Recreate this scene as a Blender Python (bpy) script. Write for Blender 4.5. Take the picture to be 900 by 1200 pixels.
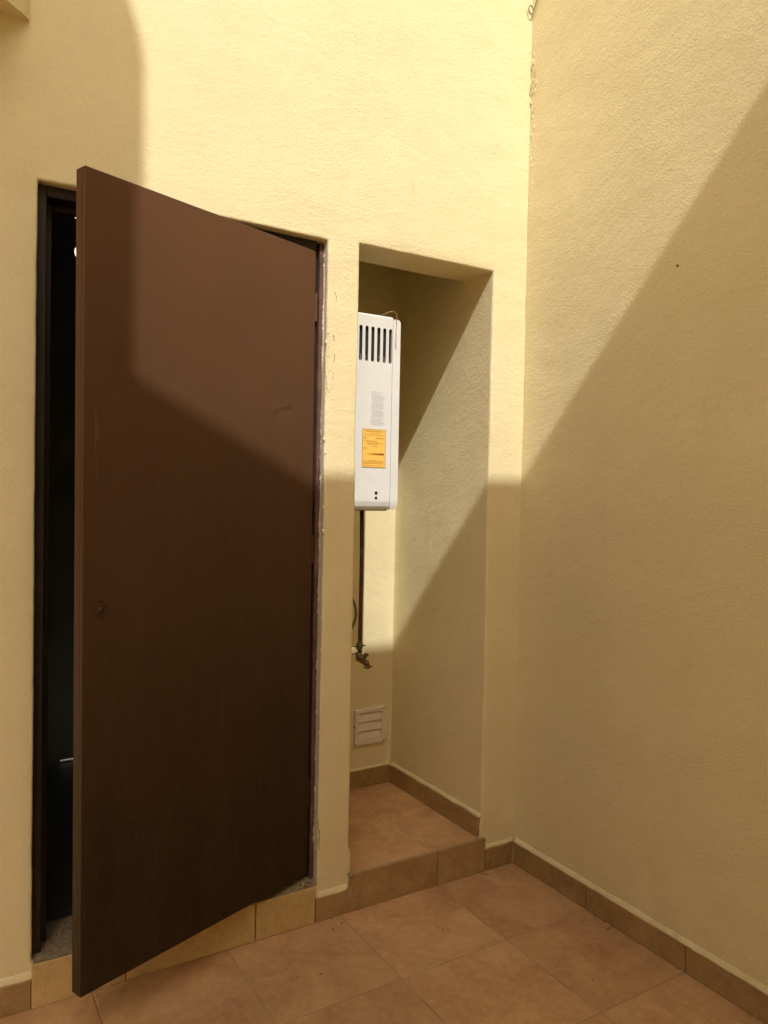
import bpy, bmesh, math, random
import numpy as np
from mathutils import Matrix, Vector, noise

random.seed(7)
for o in list(bpy.data.objects):
    bpy.data.objects.remove(o, do_unlink=True)
S = bpy.context.scene
COL = S.collection

# ------------------------------------------------------------------ camera
cam_d = bpy.data.cameras.new('camera')
cam = bpy.data.objects.new('camera', cam_d)
COL.objects.link(cam)
Rm = ((0.85478154, -0.51864748, 0.01879668),
      (-0.00335332, 0.03069785, 0.99952308),
      (0.51897714, 0.85443691, -0.02450076))
CP = (-1.94436, -2.20470, 1.39739)
cam.matrix_world = Matrix(((Rm[0][0], Rm[1][0], -Rm[2][0], CP[0]),
                           (Rm[0][1], Rm[1][1], -Rm[2][1], CP[1]),
                           (Rm[0][2], Rm[1][2], -Rm[2][2], CP[2]),
                           (0, 0, 0, 1)))
cam_d.sensor_fit = 'VERTICAL'
cam_d.sensor_height = 36.0
cam_d.sensor_width = 27.0
cam_d.lens = 896.736 / 1200 * 36
cam_d.clip_start = 0.02
cam_d.clip_end = 500
S.camera = cam

# ------------------------------------------------------------------ light
SUN = Vector((0.335, 1.0, -1.13))          # the way the sunlight travels
W = bpy.data.worlds.new('World')
S.world = W
W.use_nodes = True
wn = W.node_tree.nodes
sky = wn.new('ShaderNodeTexSky')
sky.sky_type = 'NISHITA'
sky.sun_disc = False
sky.sun_elevation = math.radians(47.2)
sky.sun_rotation = math.radians(198.5)
sky.air_density = 1.0
sky.dust_density = 8.0
sky.ozone_density = 0.0
wn['Background'].inputs['Strength'].default_value = 0.08
W.node_tree.links.new(sky.outputs['Color'], wn['Background'].inputs['Color'])

sd = bpy.data.lights.new('sun', 'SUN')
sd.energy = 2.4
sd.angle = math.radians(0.5)
sd.color = (1.0, 0.988, 0.965)
sun = bpy.data.objects.new('sun', sd)
COL.objects.link(sun)
sun.rotation_euler = SUN.to_track_quat('-Z', 'Y').to_euler()
sun.location = (-2, -3, 6)

S.view_settings.view_transform = 'Standard'
S.view_settings.look = 'None'
S.view_settings.exposure = 0.62
S.view_settings.gamma = 1.0
S.render.engine = 'CYCLES'
S.cycles.max_bounces = 9
S.cycles.diffuse_bounces = 7
S.cycles.glossy_bounces = 4
S.cycles.sample_clamp_indirect = 6
S.cycles.use_denoising = True
try:
    S.cycles.denoiser = 'OPENIMAGEDENOISE'
    S.cycles.denoising_input_passes = 'RGB_ALBEDO_NORMAL'
    S.cycles.denoising_prefilter = 'ACCURATE'
except Exception:
    pass

# ------------------------------------------------------------------ materials
class NT:
    def __init__(s, name):
        s.m = bpy.data.materials.new(name)
        s.m.use_nodes = True
        s.t = s.m.node_tree
        s.b = s.t.nodes['Principled BSDF']
        s.co = s.n('ShaderNodeTexCoord').outputs['Object']
        s.geo = s.n('ShaderNodeNewGeometry').outputs['Position']
        s.p = s.geo
    def n(s, k, **kw):
        nd = s.t.nodes.new(k)
        for a, b in kw.items():
            setattr(nd, a, b)
        return nd
    def l(s, a, b):
        s.t.links.new(a, b)
    def setin(s, nd, key, v):
        if v is None:
            return
        if hasattr(v, 'is_output') or isinstance(v, bpy.types.NodeSocket):
            s.l(v, nd.inputs[key])
        else:
            nd.inputs[key].default_value = v
    def mapping(s, scale, vec=None, rot=(0, 0, 0)):
        m = s.n('ShaderNodeMapping')
        m.inputs['Scale'].default_value = scale
        m.inputs['Rotation'].default_value = rot
        s.l(vec or s.p, m.inputs['Vector'])
        return m.outputs[0]
    def noise(s, scale, detail=4, rough=.55, vec=None, dist=0):
        t = s.n('ShaderNodeTexNoise')
        t.inputs['Scale'].default_value = scale
        t.inputs['Detail'].default_value = detail
        t.inputs['Roughness'].default_value = rough
        t.inputs['Distortion'].default_value = dist
        s.l(vec or s.p, t.inputs['Vector'])
        return t.outputs['Fac']
    def voro(s, scale, feature='F1', vec=None, rand=1):
        t = s.n('ShaderNodeTexVoronoi', feature=feature)
        t.inputs['Scale'].default_value = scale
        t.inputs['Randomness'].default_value = rand
        s.l(vec or s.p, t.inputs['Vector'])
        return t.outputs['Distance']
    def ramp(s, f, pts):
        r = s.n('ShaderNodeValToRGB')
        e = r.color_ramp.elements
        while len(e) < len(pts):
            e.new(.5)
        for q, (pos, c) in zip(e, pts):
            q.position = pos
            q.color = (c if hasattr(c, '__len__') else (c, c, c)) + ((1,) if hasattr(c, '__len__') and len(c) == 3 else ()) if hasattr(c, '__len__') else (c, c, c, 1)
        s.l(f, r.inputs[0])
        return r.outputs[0]
    def math(s, op, a, b=0.0, clamp=False):
        m = s.n('ShaderNodeMath', operation=op)
        m.use_clamp = clamp
        s.setin(m, 0, a); s.setin(m, 1, b)
        return m.outputs[0]
    def mix(s, f, a, b, mode='MIX'):
        m = s.n('ShaderNodeMix', data_type='RGBA', blend_type=mode)
        s.setin(m, 0, f)
        for i, v in ((6, a), (7, b)):
            if isinstance(v, tuple) and len(v) == 3:
                v = v + (1,)
            s.setin(m, i, v)
        return m.outputs[2]
    def bump(s, h, dist, strength=1.0, normal=None):
        b = s.n('ShaderNodeBump')
        b.inputs['Distance'].default_value = dist
        b.inputs['Strength'].default_value = strength
        s.l(h, b.inputs['Height'])
        if normal:
            s.l(normal, b.inputs['Normal'])
        return b.outputs[0]
    def done(s, col=None, rough=None, normal=None, metal=0, spec=None):
        if col is not None:
            s.setin(s.b, 'Base Color', col + (1,) if isinstance(col, tuple) and len(col) == 3 else col)
        if rough is not None:
            s.setin(s.b, 'Roughness', rough)
        if normal is not None:
            s.l(normal, s.b.inputs['Normal'])
        s.b.inputs['Metallic'].default_value = metal
        if spec is not None:
            s.b.inputs['Specular IOR Level'].default_value = spec
        return s.m

def plaster(name, ca, cb, grain=1.0, dirt=True):
    m = NT(name)
    big = m.noise(1.3, 4, .6)
    mid = m.noise(9, 5, .6)
    col = m.mix(m.ramp(big, [(.3, 0.0), (.7, 1.0)]), ca, cb)
    col = m.mix(m.math('MULTIPLY', m.ramp(mid, [(.35, 0.0), (.75, 1.0)]), .22), col, tuple(c * .86 for c in ca))
    if dirt:
        sz_ = m.n('ShaderNodeSeparateXYZ'); m.l(m.p, sz_.inputs[0])
        low = m.math('MULTIPLY', m.ramp(sz_.outputs[2], [(.05, 1.0), (.45, 0.0)]), m.ramp(m.noise(7, 5, .7), [(.42, 0.0), (.7, 1.0)]))
        col = m.mix(m.math('MULTIPLY', low, .28), col, (.50, .36, .17))
        st = m.noise(16, 5, .7, m.mapping((1, 1, .22)))
        col = m.mix(m.math('MULTIPLY', m.ramp(st, [(.62, 0.0), (.8, 1.0)]), .25), col, (.45, .36, .21))
        sp = m.noise(60, 2, .5)
        col = m.mix(m.math('MULTIPLY', m.ramp(sp, [(.73, 0.0), (.77, 1.0)]), .35), col, (.38, .27, .14))
    # trowel marks: short leaning strokes, plus sand grain
    stroke = m.noise(34, 6, .72, m.mapping((1, 1, 1.7), rot=(.25, .35, 0)), dist=.4)
    grainn = m.noise(190, 3, .7)
    cell = m.voro(150, 'SMOOTH_F1')
    swept = m.mapping((.6, .62, 1.5), m.mapping((1, 1, 1), rot=(.38, 0, 0)))
    patch = m.ramp(m.noise(3.0, 4, .62, swept, dist=.5), [(.36, .22), (.66, 1.0)])
    fleck = m.noise(230, 2, .6)
    col = m.mix(m.math('MULTIPLY', m.ramp(fleck, [(.40, 1.0), (.56, 0.0)]), .13), col, (.42, .31, .15))
    wash = m.noise(2.6, 5, .65, swept, dist=.6)
    col = m.mix(m.math('MULTIPLY', m.ramp(wash, [(.5, 0.0), (.72, 1.0)]), .14), col, (.86, .76, .50))
    lump = m.noise(4.5, 3, .5)
    swp = m.noise(3.2, 5, .6, swept, dist=.6)
    h = m.math('ADD', m.math('MULTIPLY', stroke, .6), m.math('MULTIPLY', lump, 2.4))
    h = m.math('ADD', h, m.math('MULTIPLY', swp, 2.0))
    gr = m.math('MULTIPLY', m.math('ADD', m.math('MULTIPLY', grainn, 1.15), m.math('MULTIPLY', cell, .6)), patch)
    h = m.math('ADD', h, m.math('MULTIPLY', gr, grain))
    return m.done(col, .92, m.bump(h, .0023, .85), spec=.2)

M = {}
M['plaster'] = plaster('yellow_plaster', (.712, .630, .376), (.762, .677, .424))
M['plaster_far'] = plaster('yellow_plaster_far', (.712, .630, .376), (.762, .677, .424), dirt=False)
M['raw'] = plaster('bare_cement_plaster', (.50, .46, .36), (.62, .56, .42), 1.4)

def tile_mat(name, ca, cb, cc, seed=0.0, gloss=.42):
    m = NT(name)
    oi = m.n('ShaderNodeObjectInfo')
    off = m.n('ShaderNodeVectorMath', operation='SCALE')
    v = m.n('ShaderNodeCombineXYZ')
    m.l(oi.outputs['Random'], v.inputs[0]); m.l(oi.outputs['Random'], v.inputs[1]); v.inputs[2].default_value = seed
    m.l(v.outputs[0], off.inputs[0]); off.inputs['Scale'].default_value = 37
    ad = m.n('ShaderNodeVectorMath', operation='ADD')
    m.l(m.p, ad.inputs[0]); m.l(off.outputs[0], ad.inputs[1])
    p = ad.outputs[0]
    cloud = m.noise(5.5, 6, .62, p, dist=.8)
    fine = m.noise(38, 5, .7, p)
    speck = m.noise(150, 2, .5, p)
    col = m.mix(m.ramp(cloud, [(.3, 0.0), (.68, 1.0)]), ca, cb)
    col = m.mix(m.math('MULTIPLY', m.ramp(fine, [(.45, 0.0), (.75, 1.0)]), .45), col, cc)
    col = m.mix(m.math('MULTIPLY', m.ramp(speck, [(.66, 0.0), (.74, 1.0)]), .3), col, tuple(c * .5 for c in ca))
    grit = m.noise(420, 2, .6, p)
    col = m.mix(m.math('MULTIPLY', m.ramp(grit, [(.38, 1.0), (.52, 0.0)]), .30), col, tuple(c * .55 for c in ca))
    pit = m.noise(85, 3, .6, p)
    col = m.mix(m.math('MULTIPLY', m.ramp(pit, [(.70, 0.0), (.73, 1.0)]), .5), col, (.66, .55, .38))
    scr = m.noise(30, 3, .6, m.mapping((1, .09, 1), p, rot=(0, 0, .9)))
    col = m.mix(m.math('MULTIPLY', m.ramp(scr, [(.70, 0.0), (.74, 1.0)]), .35), col, (.62, .50, .34))
    # dusty scuffs
    dust = m.noise(3.1, 6, .68, m.p, dist=1.2)
    col = m.mix(m.math('MULTIPLY', m.ramp(dust, [(.55, 0.0), (.75, 1.0)]), .32), col, (.50, .38, .25))
    br = m.n('ShaderNodeHueSaturation')
    m.l(col, br.inputs['Color'])
    m.l(m.math('ADD', m.math('MULTIPLY', oi.outputs['Random'], .16), .92), br.inputs['Value'])
    rg = m.math('ADD', m.math('MULTIPLY', fine, .25), gloss)
    h = m.math('ADD', m.math('MULTIPLY', fine, .5), m.math('MULTIPLY', cloud, 1.5))
    return m.done(br.outputs[0], rg, m.bump(h, .0012, .8), spec=.35)

M['tile'] = tile_mat('terracotta_tile', (.405, .208, .088), (.59, .36, .168), (.68, .48, .28))
M['skirt'] = tile_mat('brown_skirting_tile', (.26, .155, .060), (.40, .255, .11), (.52, .38, .20), 3.0)
M['sill'] = tile_mat('yellowed_tile', (.48, .335, .135), (.60, .43, .20), (.30, .18, .07), 5.0)

def simple(name, c, rough=.6, metal=0, var=.25, scale=25, bump=.0, bscale=60, c2=None, spec=None):
    m = NT(name)
    n = m.noise(scale, 5, .6)
    col = m.mix(m.ramp(n, [(.3, 0.0), (.7, 1.0)]), c, c2 or tuple(x * (1 - var) for x in c))
    nm = m.bump(m.noise(bscale, 4, .6), bump) if bump else None
    return m.done(col, rough, nm, metal, spec)

M['grout'] = simple('grout', (.46, .31, .17), .95, bump=.002, c2=(.30, .18, .08), scale=9)
M['bed'] = simple('mortar_joint', (.36, .24, .13), .95, c2=(.20, .12, .06))
M['grout_light'] = simple('pale_grout', (.50, .42, .31), .95, bump=.003, c2=(.38, .28, .18))
M['ground'] = simple('grey_concrete_ground', (.42, .40, .36), .95, bump=.01, scale=3)
M['backing_white'] = simple('backing_white', (.80, .78, .74), .9, var=.06)
M['room'] = simple('dark_room_paint', (.30, .32, .27), .5, c2=(.18, .195, .165), scale=3)
M['roomfloor'] = simple('dark_room_floor', (.055, .052, .045), .8, scale=6)
M['white'] = simple('white_enamel', (.66, .67, .655), .35, var=.07, scale=14, bump=.0003, bscale=20)
M['whiteplastic'] = simple('grey_white_plastic', (.74, .68, .58), .5, var=.12, scale=30)
M['black'] = simple('black_recess', (.012, .011, .010), .7)
M['burner'] = simple('sooty_metal', (.30, .24, .20), .5, .3, c2=(.10, .05, .04), scale=60)
M['copper'] = simple('dull_copper', (.12, .05, .028), .6, .15, c2=(.05, .025, .018), scale=40)
M['brass'] = simple('dirty_brass', (.21, .155, .07), .5, .5, c2=(.12, .10, .06), scale=90)
M['hose'] = simple('olive_hose', (.20, .155, .06), .6, c2=(.15, .12, .05))
M['wire'] = simple('thin_copper_wire', (.42, .26, .15), .5, .3)
M['oldwire'] = simple('weathered_wire', (.30, .24, .16), .7)
M['print'] = simple('grey_print', (.56, .565, .56), .6, var=.08)
M['ink'] = simple('dark_ink', (.33, .17, .03), .6)
M['screw'] = simple('dark_screw', (.05, .035, .025), .6)
M['crack'] = simple('dark_crack', (.24, .16, .08), .95)
M['mortar_pale'] = simple('pale_smeared_plaster', (.66, .58, .42), .97, c2=(.45, .36, .25), scale=60, bump=.004, bscale=120)
M['mortar'] = simple('crumbling_mortar', (.36, .27, .155), .97, c2=(.17, .12, .07), scale=70, bump=.006, bscale=90)

# door paint: brown, sun-and-shade contrast painted in by height, soft vertical roller streaks
m = NT('brown_door_paint')
streak = m.noise(5, 5, .6, m.mapping((2.6, 2.6, .35)))
cloud = m.noise(2.2, 4, .6)
sp = m.noise(140, 2, .5)
scr = m.noise(26, 3, .6, m.mapping((1.6, 1.6, .12), rot=(.1, .2, 0)))
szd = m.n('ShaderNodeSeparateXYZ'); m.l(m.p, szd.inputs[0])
sun_shade = m.ramp(m.math('ADD', m.math('MULTIPLY', szd.outputs[2], .40), m.math('MULTIPLY', cloud, .30)), [(.28, 0.0), (1.0, 1.0)])
col = m.mix(sun_shade, (.027, .0155, .0066), (.112, .053, .025))
finest = m.noise(60, 5, .75, m.mapping((1, 1, .25)))
col = m.mix(m.math('MULTIPLY', m.ramp(finest, [(.5, 0.0), (.8, 1.0)]), .30), col, (.11, .066, .036))
col = m.mix(m.math('MULTIPLY', m.ramp(streak, [(.4, 0.0), (.75, 1.0)]), .22), col, (.088, .050, .028))
col = m.mix(m.math('MULTIPLY', m.ramp(sp, [(.79, 0.0), (.81, 1.0)]), .6), col, (.40, .32, .25))
col = m.mix(m.math('MULTIPLY', m.ramp(scr, [(.71, 0.0), (.74, 1.0)]), .35), col, (.17, .11, .07))
h = m.math('ADD', m.math('MULTIPLY', m.noise(2.2, 2, .5), 3.0), m.math('MULTIPLY', m.noise(240, 3, .6), .12))
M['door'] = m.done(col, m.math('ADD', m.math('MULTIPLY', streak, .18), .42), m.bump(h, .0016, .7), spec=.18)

# frame paint: same brown, chipped to primer and plaster smears
m = NT('chipped_frame_paint')
chips = m.noise(75, 5, .7, m.mapping((1, 1, .35)))
col = m.mix(m.ramp(m.noise(20, 4), [(.35, 0.0), (.7, 1.0)]), (.09, .045, .032), (.15, .082, .062))
col = m.mix(m.ramp(chips, [(.68, 0.0), (.70, 1.0)]), col, (.50, .44, .36))
M['frame'] = m.done(col, .5, m.bump(chips, .001), spec=.4)
m = NT('dark_frame_paint')
col = m.mix(m.ramp(m.noise(20, 4), [(.35, 0.0), (.7, 1.0)]), (.016, .010, .008), (.030, .017, .012))
M['frame_dark'] = m.done(col, .5, spec=.4)

# energy label: orange-yellow print with the brown bar that fades to the left
m = NT('yellow_label_paper')
M['label'] = m.done(m.mix(m.noise(40, 3), (.82, .47, .085), (.85, .52, .12)), .5)
m = NT('label_bar_print')
sx = m.n('ShaderNodeSeparateXYZ'); m.l(m.n('ShaderNodeTexCoord').outputs['Generated'], sx.inputs[0])
M['bar'] = m.done(m.ramp(sx.outputs[0], [(0.0, (.80, .46, .08)), (.45, (.42, .18, .02)), (1.0, (.14, .045, .008))]), .5)

# ------------------------------------------------------------------ helpers
def link(name, me, mats, parent=None, smooth=False):
    if not isinstance(mats, (list, tuple)):
        mats = [mats]
    for a in mats:
        me.materials.append(a)
    o = bpy.data.objects.new(name, me)
    COL.objects.link(o)
    if parent is not None:
        o.parent = parent
    if smooth:
        me.polygons.foreach_set('use_smooth', [True] * len(me.polygons))
    return o

def from_bm(name, bm, mats, parent=None, smooth=False):
    me = bpy.data.meshes.new(name)
    bmesh.ops.recalc_face_normals(bm, faces=bm.faces)
    bm.to_mesh(me)
    bm.free()
    return link(name, me, mats, parent, smooth)

def add_box(bm, lo, hi, bevel=0, seg=2, mtx=None):
    lo, hi = Vector(lo), Vector(hi)
    r = bmesh.ops.create_cube(bm, size=1)
    vs = r['verts']
    c, s = (lo + hi) / 2, hi - lo
    for v in vs:
        v.co = Vector((c[i] + v.co[i] * s[i] for i in range(3)))
    if bevel:
        es = {e for v in vs for e in v.link_edges}
        rb = bmesh.ops.bevel(bm, geom=list(es), offset=bevel, segments=seg, affect='EDGES', profile=.5)
        vs = list({v for f in rb['faces'] for v in f.verts} | {v for v in vs if v.is_valid})
    if mtx is not None:
        for v in vs:
            v.co = mtx @ v.co
    return vs

def add_tube(bm, pts, r, n=8, caps=True):
    rings = []
    pts = [Vector(p) for p in pts]
    rr = r if hasattr(r, '__len__') else [r] * len(pts)
    ref = None
    for i, p in enumerate(pts):
        d = (pts[min(i + 1, len(pts) - 1)] - pts[max(i - 1, 0)]).normalized()
        if ref is None:
            ref = d.orthogonal().normalized()
        ref = (ref - d * ref.dot(d)).normalized()
        b = d.cross(ref)
        rings.append([bm.verts.new(p + (ref * math.cos(2 * math.pi * k / n) + b * math.sin(2 * math.pi * k / n)) * rr[i]) for k in range(n)])
    for a, b in zip(rings, rings[1:]):
        for k in range(n):
            bm.faces.new((a[k], a[(k + 1) % n], b[(k + 1) % n], b[k]))
    if caps:
        bm.faces.new(rings[0][::-1]); bm.faces.new(rings[-1])

def tag(o, label=None, cat=None, group=None, kind=None):
    if label: o['label'] = label
    if cat: o['category'] = cat
    if group: o['group'] = group
    if kind: o['kind'] = kind
    return o

def empty(name, loc=(0, 0, 0)):
    o = bpy.data.objects.new(name, None)
    o.location = loc
    o.empty_display_size = .1
    COL.objects.link(o)
    return o

def keep(o, parent):
    "parent without moving: the part's mesh is in world coordinates"
    o.parent = parent
    o.matrix_parent_inverse = Matrix.Translation(parent.location).inverted()
    return o

def fine(cuts, steps):
    out = []
    for a, b, st in zip(cuts, cuts[1:], steps):
        n = max(1, round((b - a) / st))
        out += [a + (b - a) * i / n for i in range(n)]
    return np.array(out + [cuts[-1]])

def voxel(name, xs, ys, zs, solid, mats, jit, matfn=None, bevel=.006, hide=()):
    """surface of the solid cells of an uneven grid, shared vertices, moved a little by noise"""
    xc, yc, zc = [(a[1:] + a[:-1]) / 2 for a in (xs, ys, zs)]
    X, Y, Z = np.meshgrid(xc, yc, zc, indexing='ij')
    sl = solid(X, Y, Z)
    P = np.pad(sl, 1)
    vid, verts, faces, mi = {}, [], [], []
    def V(i, j, k):
        key = (i, j, k)
        if key not in vid:
            vid[key] = len(verts)
            verts.append((xs[i], ys[j], zs[k]))
        return vid[key]
    dirs = {'-x': (-1, 0, 0), '+x': (1, 0, 0), '-y': (0, -1, 0), '+y': (0, 1, 0), '-z': (0, 0, -1), '+z': (0, 0, 1)}
    for dn, (a, b, c) in dirs.items():
        nb = P[1 + a:P.shape[0] - 1 + a, 1 + b:P.shape[1] - 1 + b, 1 + c:P.shape[2] - 1 + c]
        for i, j, k in np.argwhere(sl & ~nb):
            if dn in hide and ((a and (i == 0 or i == sl.shape[0] - 1)) or (b and (j == 0 or j == sl.shape[1] - 1)) or (c and (k == 0 or k == sl.shape[2] - 1))):
                continue
            if a:
                x = i + (a > 0)
                q = [(x, j, k), (x, j + 1, k), (x, j + 1, k + 1), (x, j, k + 1)]
                if a < 0: q = q[::-1]
            elif b:
                y = j + (b > 0)
                q = [(i, y, k), (i + 1, y, k), (i + 1, y, k + 1), (i, y, k + 1)]
                if b > 0: q = q[::-1]
            else:
                z = k + (c > 0)
                q = [(i, j, z), (i + 1, j, z), (i + 1, j + 1, z), (i, j + 1, z)]
                if c < 0: q = q[::-1]
            faces.append([V(*t) for t in q])
            mi.append(matfn(dn, xc[i], yc[j], zc[k]) if matfn else 0)
    me = bpy.data.meshes.new(name)
    nv = []
    for v in verts:
        n1 = noise.noise_vector(Vector(v) * 2.3)
        n2 = noise.noise_vector(Vector(v) * 11.0 + Vector((5, 3, 1)))
        n3 = noise.noise_vector(Vector(v) * 45.0)
        q = Vector(v) + n1 * jit[0] + n2 * jit[1] + n3 * jit[2]
        nv.append(q)
    me.from_pydata(nv, [], faces)
    me.polygons.foreach_set('material_index', mi)
    o = link(name, me, mats)
    if bevel:
        md = o.modifiers.new('rounded', 'BEVEL')
        md.width = bevel
        md.segments = 3
        md.limit_method = 'ANGLE'
        md.angle_limit = math.radians(50)
        md.harden_normals = False
    me.polygons.foreach_set('use_smooth', [True] * len(me.polygons))
    return o

# ------------------------------------------------------------------ dimensions
XD0, XD1, XN0, XN1 = -1.683, -.833, -.717, -.157
ZD, ZN, ZS, ZK = 2.202, 2.2126, .119, .079
NB, LT = .643, .176                      # niche back, lintel thickness
TOP = 4.7

# ------------------------------------------------------------------ ground and back room
bm = bmesh.new()
bmesh.ops.create_grid(bm, x_segments=8, y_segments=8, size=150)
for v in bm.verts:
    v.co.z = -.06
g = from_bm('ground', bm, M['ground']); tag(g, kind='structure')

# ------------------------------------------------------------------ front wall with the door opening and the niche
xs = fine([-6.0, -1.9, XD0, -1.55, -.95, XD1, XN0, XN1, 0.0], [.2, .03, .04, .06, .03, .024, .028, .026])
ys = fine([0, .03, LT, NB, NB + .12], [.015, .03, .045, .12])
zs = fine([-.05, ZS + .002, .30, ZD, ZN, 2.62, 3.3, TOP], [.03, .02, .032, .0106, .034, .05, .2])

def front_solid(X, Y, Z):
    s = np.ones_like(X, bool)
    s &= ~((X > XD0) & (X < XD1) & (Z > ZS) & (Z < ZD) & (Y < LT))
    s &= ~((Y > LT) & (X < -.80))
    s &= ~((X > XN0) & (X < XN1) & (Z > ZS) & (Z < ZN) & (Y < NB))
    s &= ~((X > XN0) & (X < XN1) & (Z > ZS) & (Z < 2.62) & (Y > LT) & (Y < NB))
    return s

def front_mat(d, x, y, z):
    if d == '-x' and abs(x - XD1) < .04 and y < LT and z < ZD: return 1
    if d == '+z' and x < XD1: return 1
    return 0

wall = voxel('front_wall', xs, ys, zs, front_solid, [M['plaster'], M['raw']], (.0022, .0008, .0010), front_mat, .007, hide=('+x', '-z'))
tag(wall, 'sunlit and shaded yellow plaster wall with the door opening and the tall recessed niche', 'wall')

# right wall
ys2 = fine([-3.7, -1.6, .12], [.2, .05])
xs2 = np.array([0.0, .2])
zs2 = fine([-.05, 3.4, TOP], [.05, .2])
rwall = voxel('right_wall', xs2, ys2, zs2, lambda X, Y, Z: np.ones_like(X, bool), [M['plaster']], (.003, .0016, .0006), None, 0, hide=('+x', '-z'))
tag(rwall, 'plain yellow plaster wall on the right, cut across by the long diagonal shadow', 'wall')

# left wall, out of frame
ys3 = fine([-7.6, .02], [.4]); xs3 = np.array([-6.2, -5.998]); zs3 = fine([-.05, 3.6], [.3])
lw = voxel('left_wall', xs3, ys3, zs3, lambda X, Y, Z: np.ones_like(X, bool), [M['plaster_far']], (.003, .0016, .0006), None, 0)
tag(lw, 'yellow plaster wall closing the left side of the courtyard', 'wall')

# ------------------------------------------------------------------ house behind the camera: its roofline casts the shadow
bm = bmesh.new()
YB, ZB = -3.1, 1.457 + 3.1 * 1.13
add_box(bm, (-3.05, YB - 3.0, -.05), (3.0, YB, ZB))
from_house = from_bm('opposite_house', bm, M['plaster_far'])
tag(from_house, 'yellow plastered house behind the courtyard whose flat roofline casts the level shadow', 'building')
# unseen thin slab added on its roof, water-tank outline with a rounded shoulder (casts the upright shadow edge on the left)
dx, dz = -.335 * -YB + .004, 1.13 * -YB
prof = [(-1.417, 1.40), (-1.415, 2.30), (-1.417, 2.58), (-1.424, 2.63), (-1.438, 2.685), (-1.458, 2.74), (-1.488, 2.80), (-1.53, 2.86), (-1.60, 2.93), (-1.70, 2.98), (-1.85, 3.0), (-2.2, 3.0), (-2.2, 1.40)]
bm = bmesh.new()
fr = [bm.verts.new((x + dx, YB - .003, z + dz)) for x, z in prof]
bk = [bm.verts.new((x + dx - .07, YB - .16, z + dz - .02)) for x, z in prof]
bm.faces.new(fr); bm.faces.new(bk[::-1])
for i in range(len(fr)):
    j = (i + 1) % len(fr)
    bm.faces.new((fr[i], bk[i], bk[j], fr[j]))
tw = from_bm('roof_shadow_slab', bm, M['plaster_far'], from_house)

# ------------------------------------------------------------------ floor
fl = bmesh.new()
add_box(fl, (-5.99, -3.7, -.058), (-.001, -.001, -.0015))
floor = tag(from_bm('floor', fl, M['grout']), kind='structure')
P = .3865
tile_meshes = {}
def tile_obj(name, lo, hi, mat, parent, bevel=.0022, tilt=.0012):
    s = tuple(round(hi[i] - lo[i], 4) for i in range(3))
    key = (s, mat.name)
    if key not in tile_meshes:
        bm = bmesh.new()
        add_box(bm, [-a / 2 for a in s], [a / 2 for a in s], bevel, 1)
        me = bpy.data.meshes.new(name)
        bm.to_mesh(me); bm.free()
        me.materials.append(mat)
        tile_meshes[key] = me
    o = bpy.data.objects.new(name, tile_meshes[key])
    COL.objects.link(o)
    o.parent = parent
    o.location = [(lo[i] + hi[i]) / 2 for i in range(3)]
    o.rotation_euler = (random.uniform(-tilt, tilt), random.uniform(-tilt, tilt), random.uniform(-tilt, tilt) * .6)
    return o

YE = -3.7
xe = [-.004, -.36] + [-.36 - .39 * i for i in range(1, 15)]
ye = [-.004] + [-.388 * i for i in range(1, 10)] + [YE]
for a, b in zip(xe, xe[1:]):
    for c, d in zip(ye, ye[1:]):
        tile_obj('floor_tile', (b + .0018, d + .0018, -.014), (a - .0018, c - .0018, random.uniform(-.0004, .0006)), M['tile'], floor)

# ------------------------------------------------------------------ skirting along the right wall and the front wall
TH = .009
je = [-.012, -.383, -.777, -1.17, -1.56, -1.95, -2.34, -2.73, -3.12, -3.51, YE]
for a, b in zip(je, je[1:]):
    tile_obj('skirting_tile', (-TH, b + .0012, .0005), (.006, a - .0012, ZK + random.uniform(-.001, .001)), M['skirt'], rwall, .0015, .0)
for a, b in ((-.142, -.0105), (-2.06, XD0 - .002), (-2.45, -2.062), (-2.84, -2.452), (-3.23, -2.842), (-3.62, -3.232)):
    tile_obj('skirting_tile', (a + .001, -TH, .0005), (b - .001, .006, ZK), M['skirt'], wall, .0015, 0)

def fillet(name, p0, p1, nrm, z0, parent, mat, wd=.010, ht=.016, wob=.0025, step=.02):
    "plaster edge sloping from the wall down on to the top of the skirting, a little ragged"
    p0, p1, nrm = Vector(p0), Vector(p1), Vector(nrm)
    L = (p1 - p0).length
    n = max(4, int(L / step))
    bm = bmesh.new()
    rows = []
    for i in range(n + 1):
        p = p0.lerp(p1, i / n)
        w1 = noise.noise(p * 17 + Vector((2, 0, 7))) * wob
        w2 = noise.noise(p * 31 + Vector((0, 9, 1))) * wob
        rows.append([bm.verts.new(Vector((p.x, p.y, z0 - .002)) - nrm * .004),
                     bm.verts.new(Vector((p.x, p.y, z0 + w2 * .7)) + nrm * (wd + w1)),
                     bm.verts.new(Vector((p.x, p.y, z0 + .005 + w2)) + nrm * (wd * .86 + w1)),
                     bm.verts.new(Vector((p.x, p.y, z0 + ht + w2)) + nrm * (.002)),
                     bm.verts.new(Vector((p.x, p.y, z0 + ht + .004)) - nrm * .004)])
    for a, b in zip(rows, rows[1:]):
        for k in range(5):
            bm.faces.new((a[k], a[(k + 1) % 5], b[(k + 1) % 5], b[k]))
    bm.faces.new(rows[0]); bm.faces.new(rows[-1][::-1])
    return from_bm(name, bm, mat, parent, True)

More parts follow.
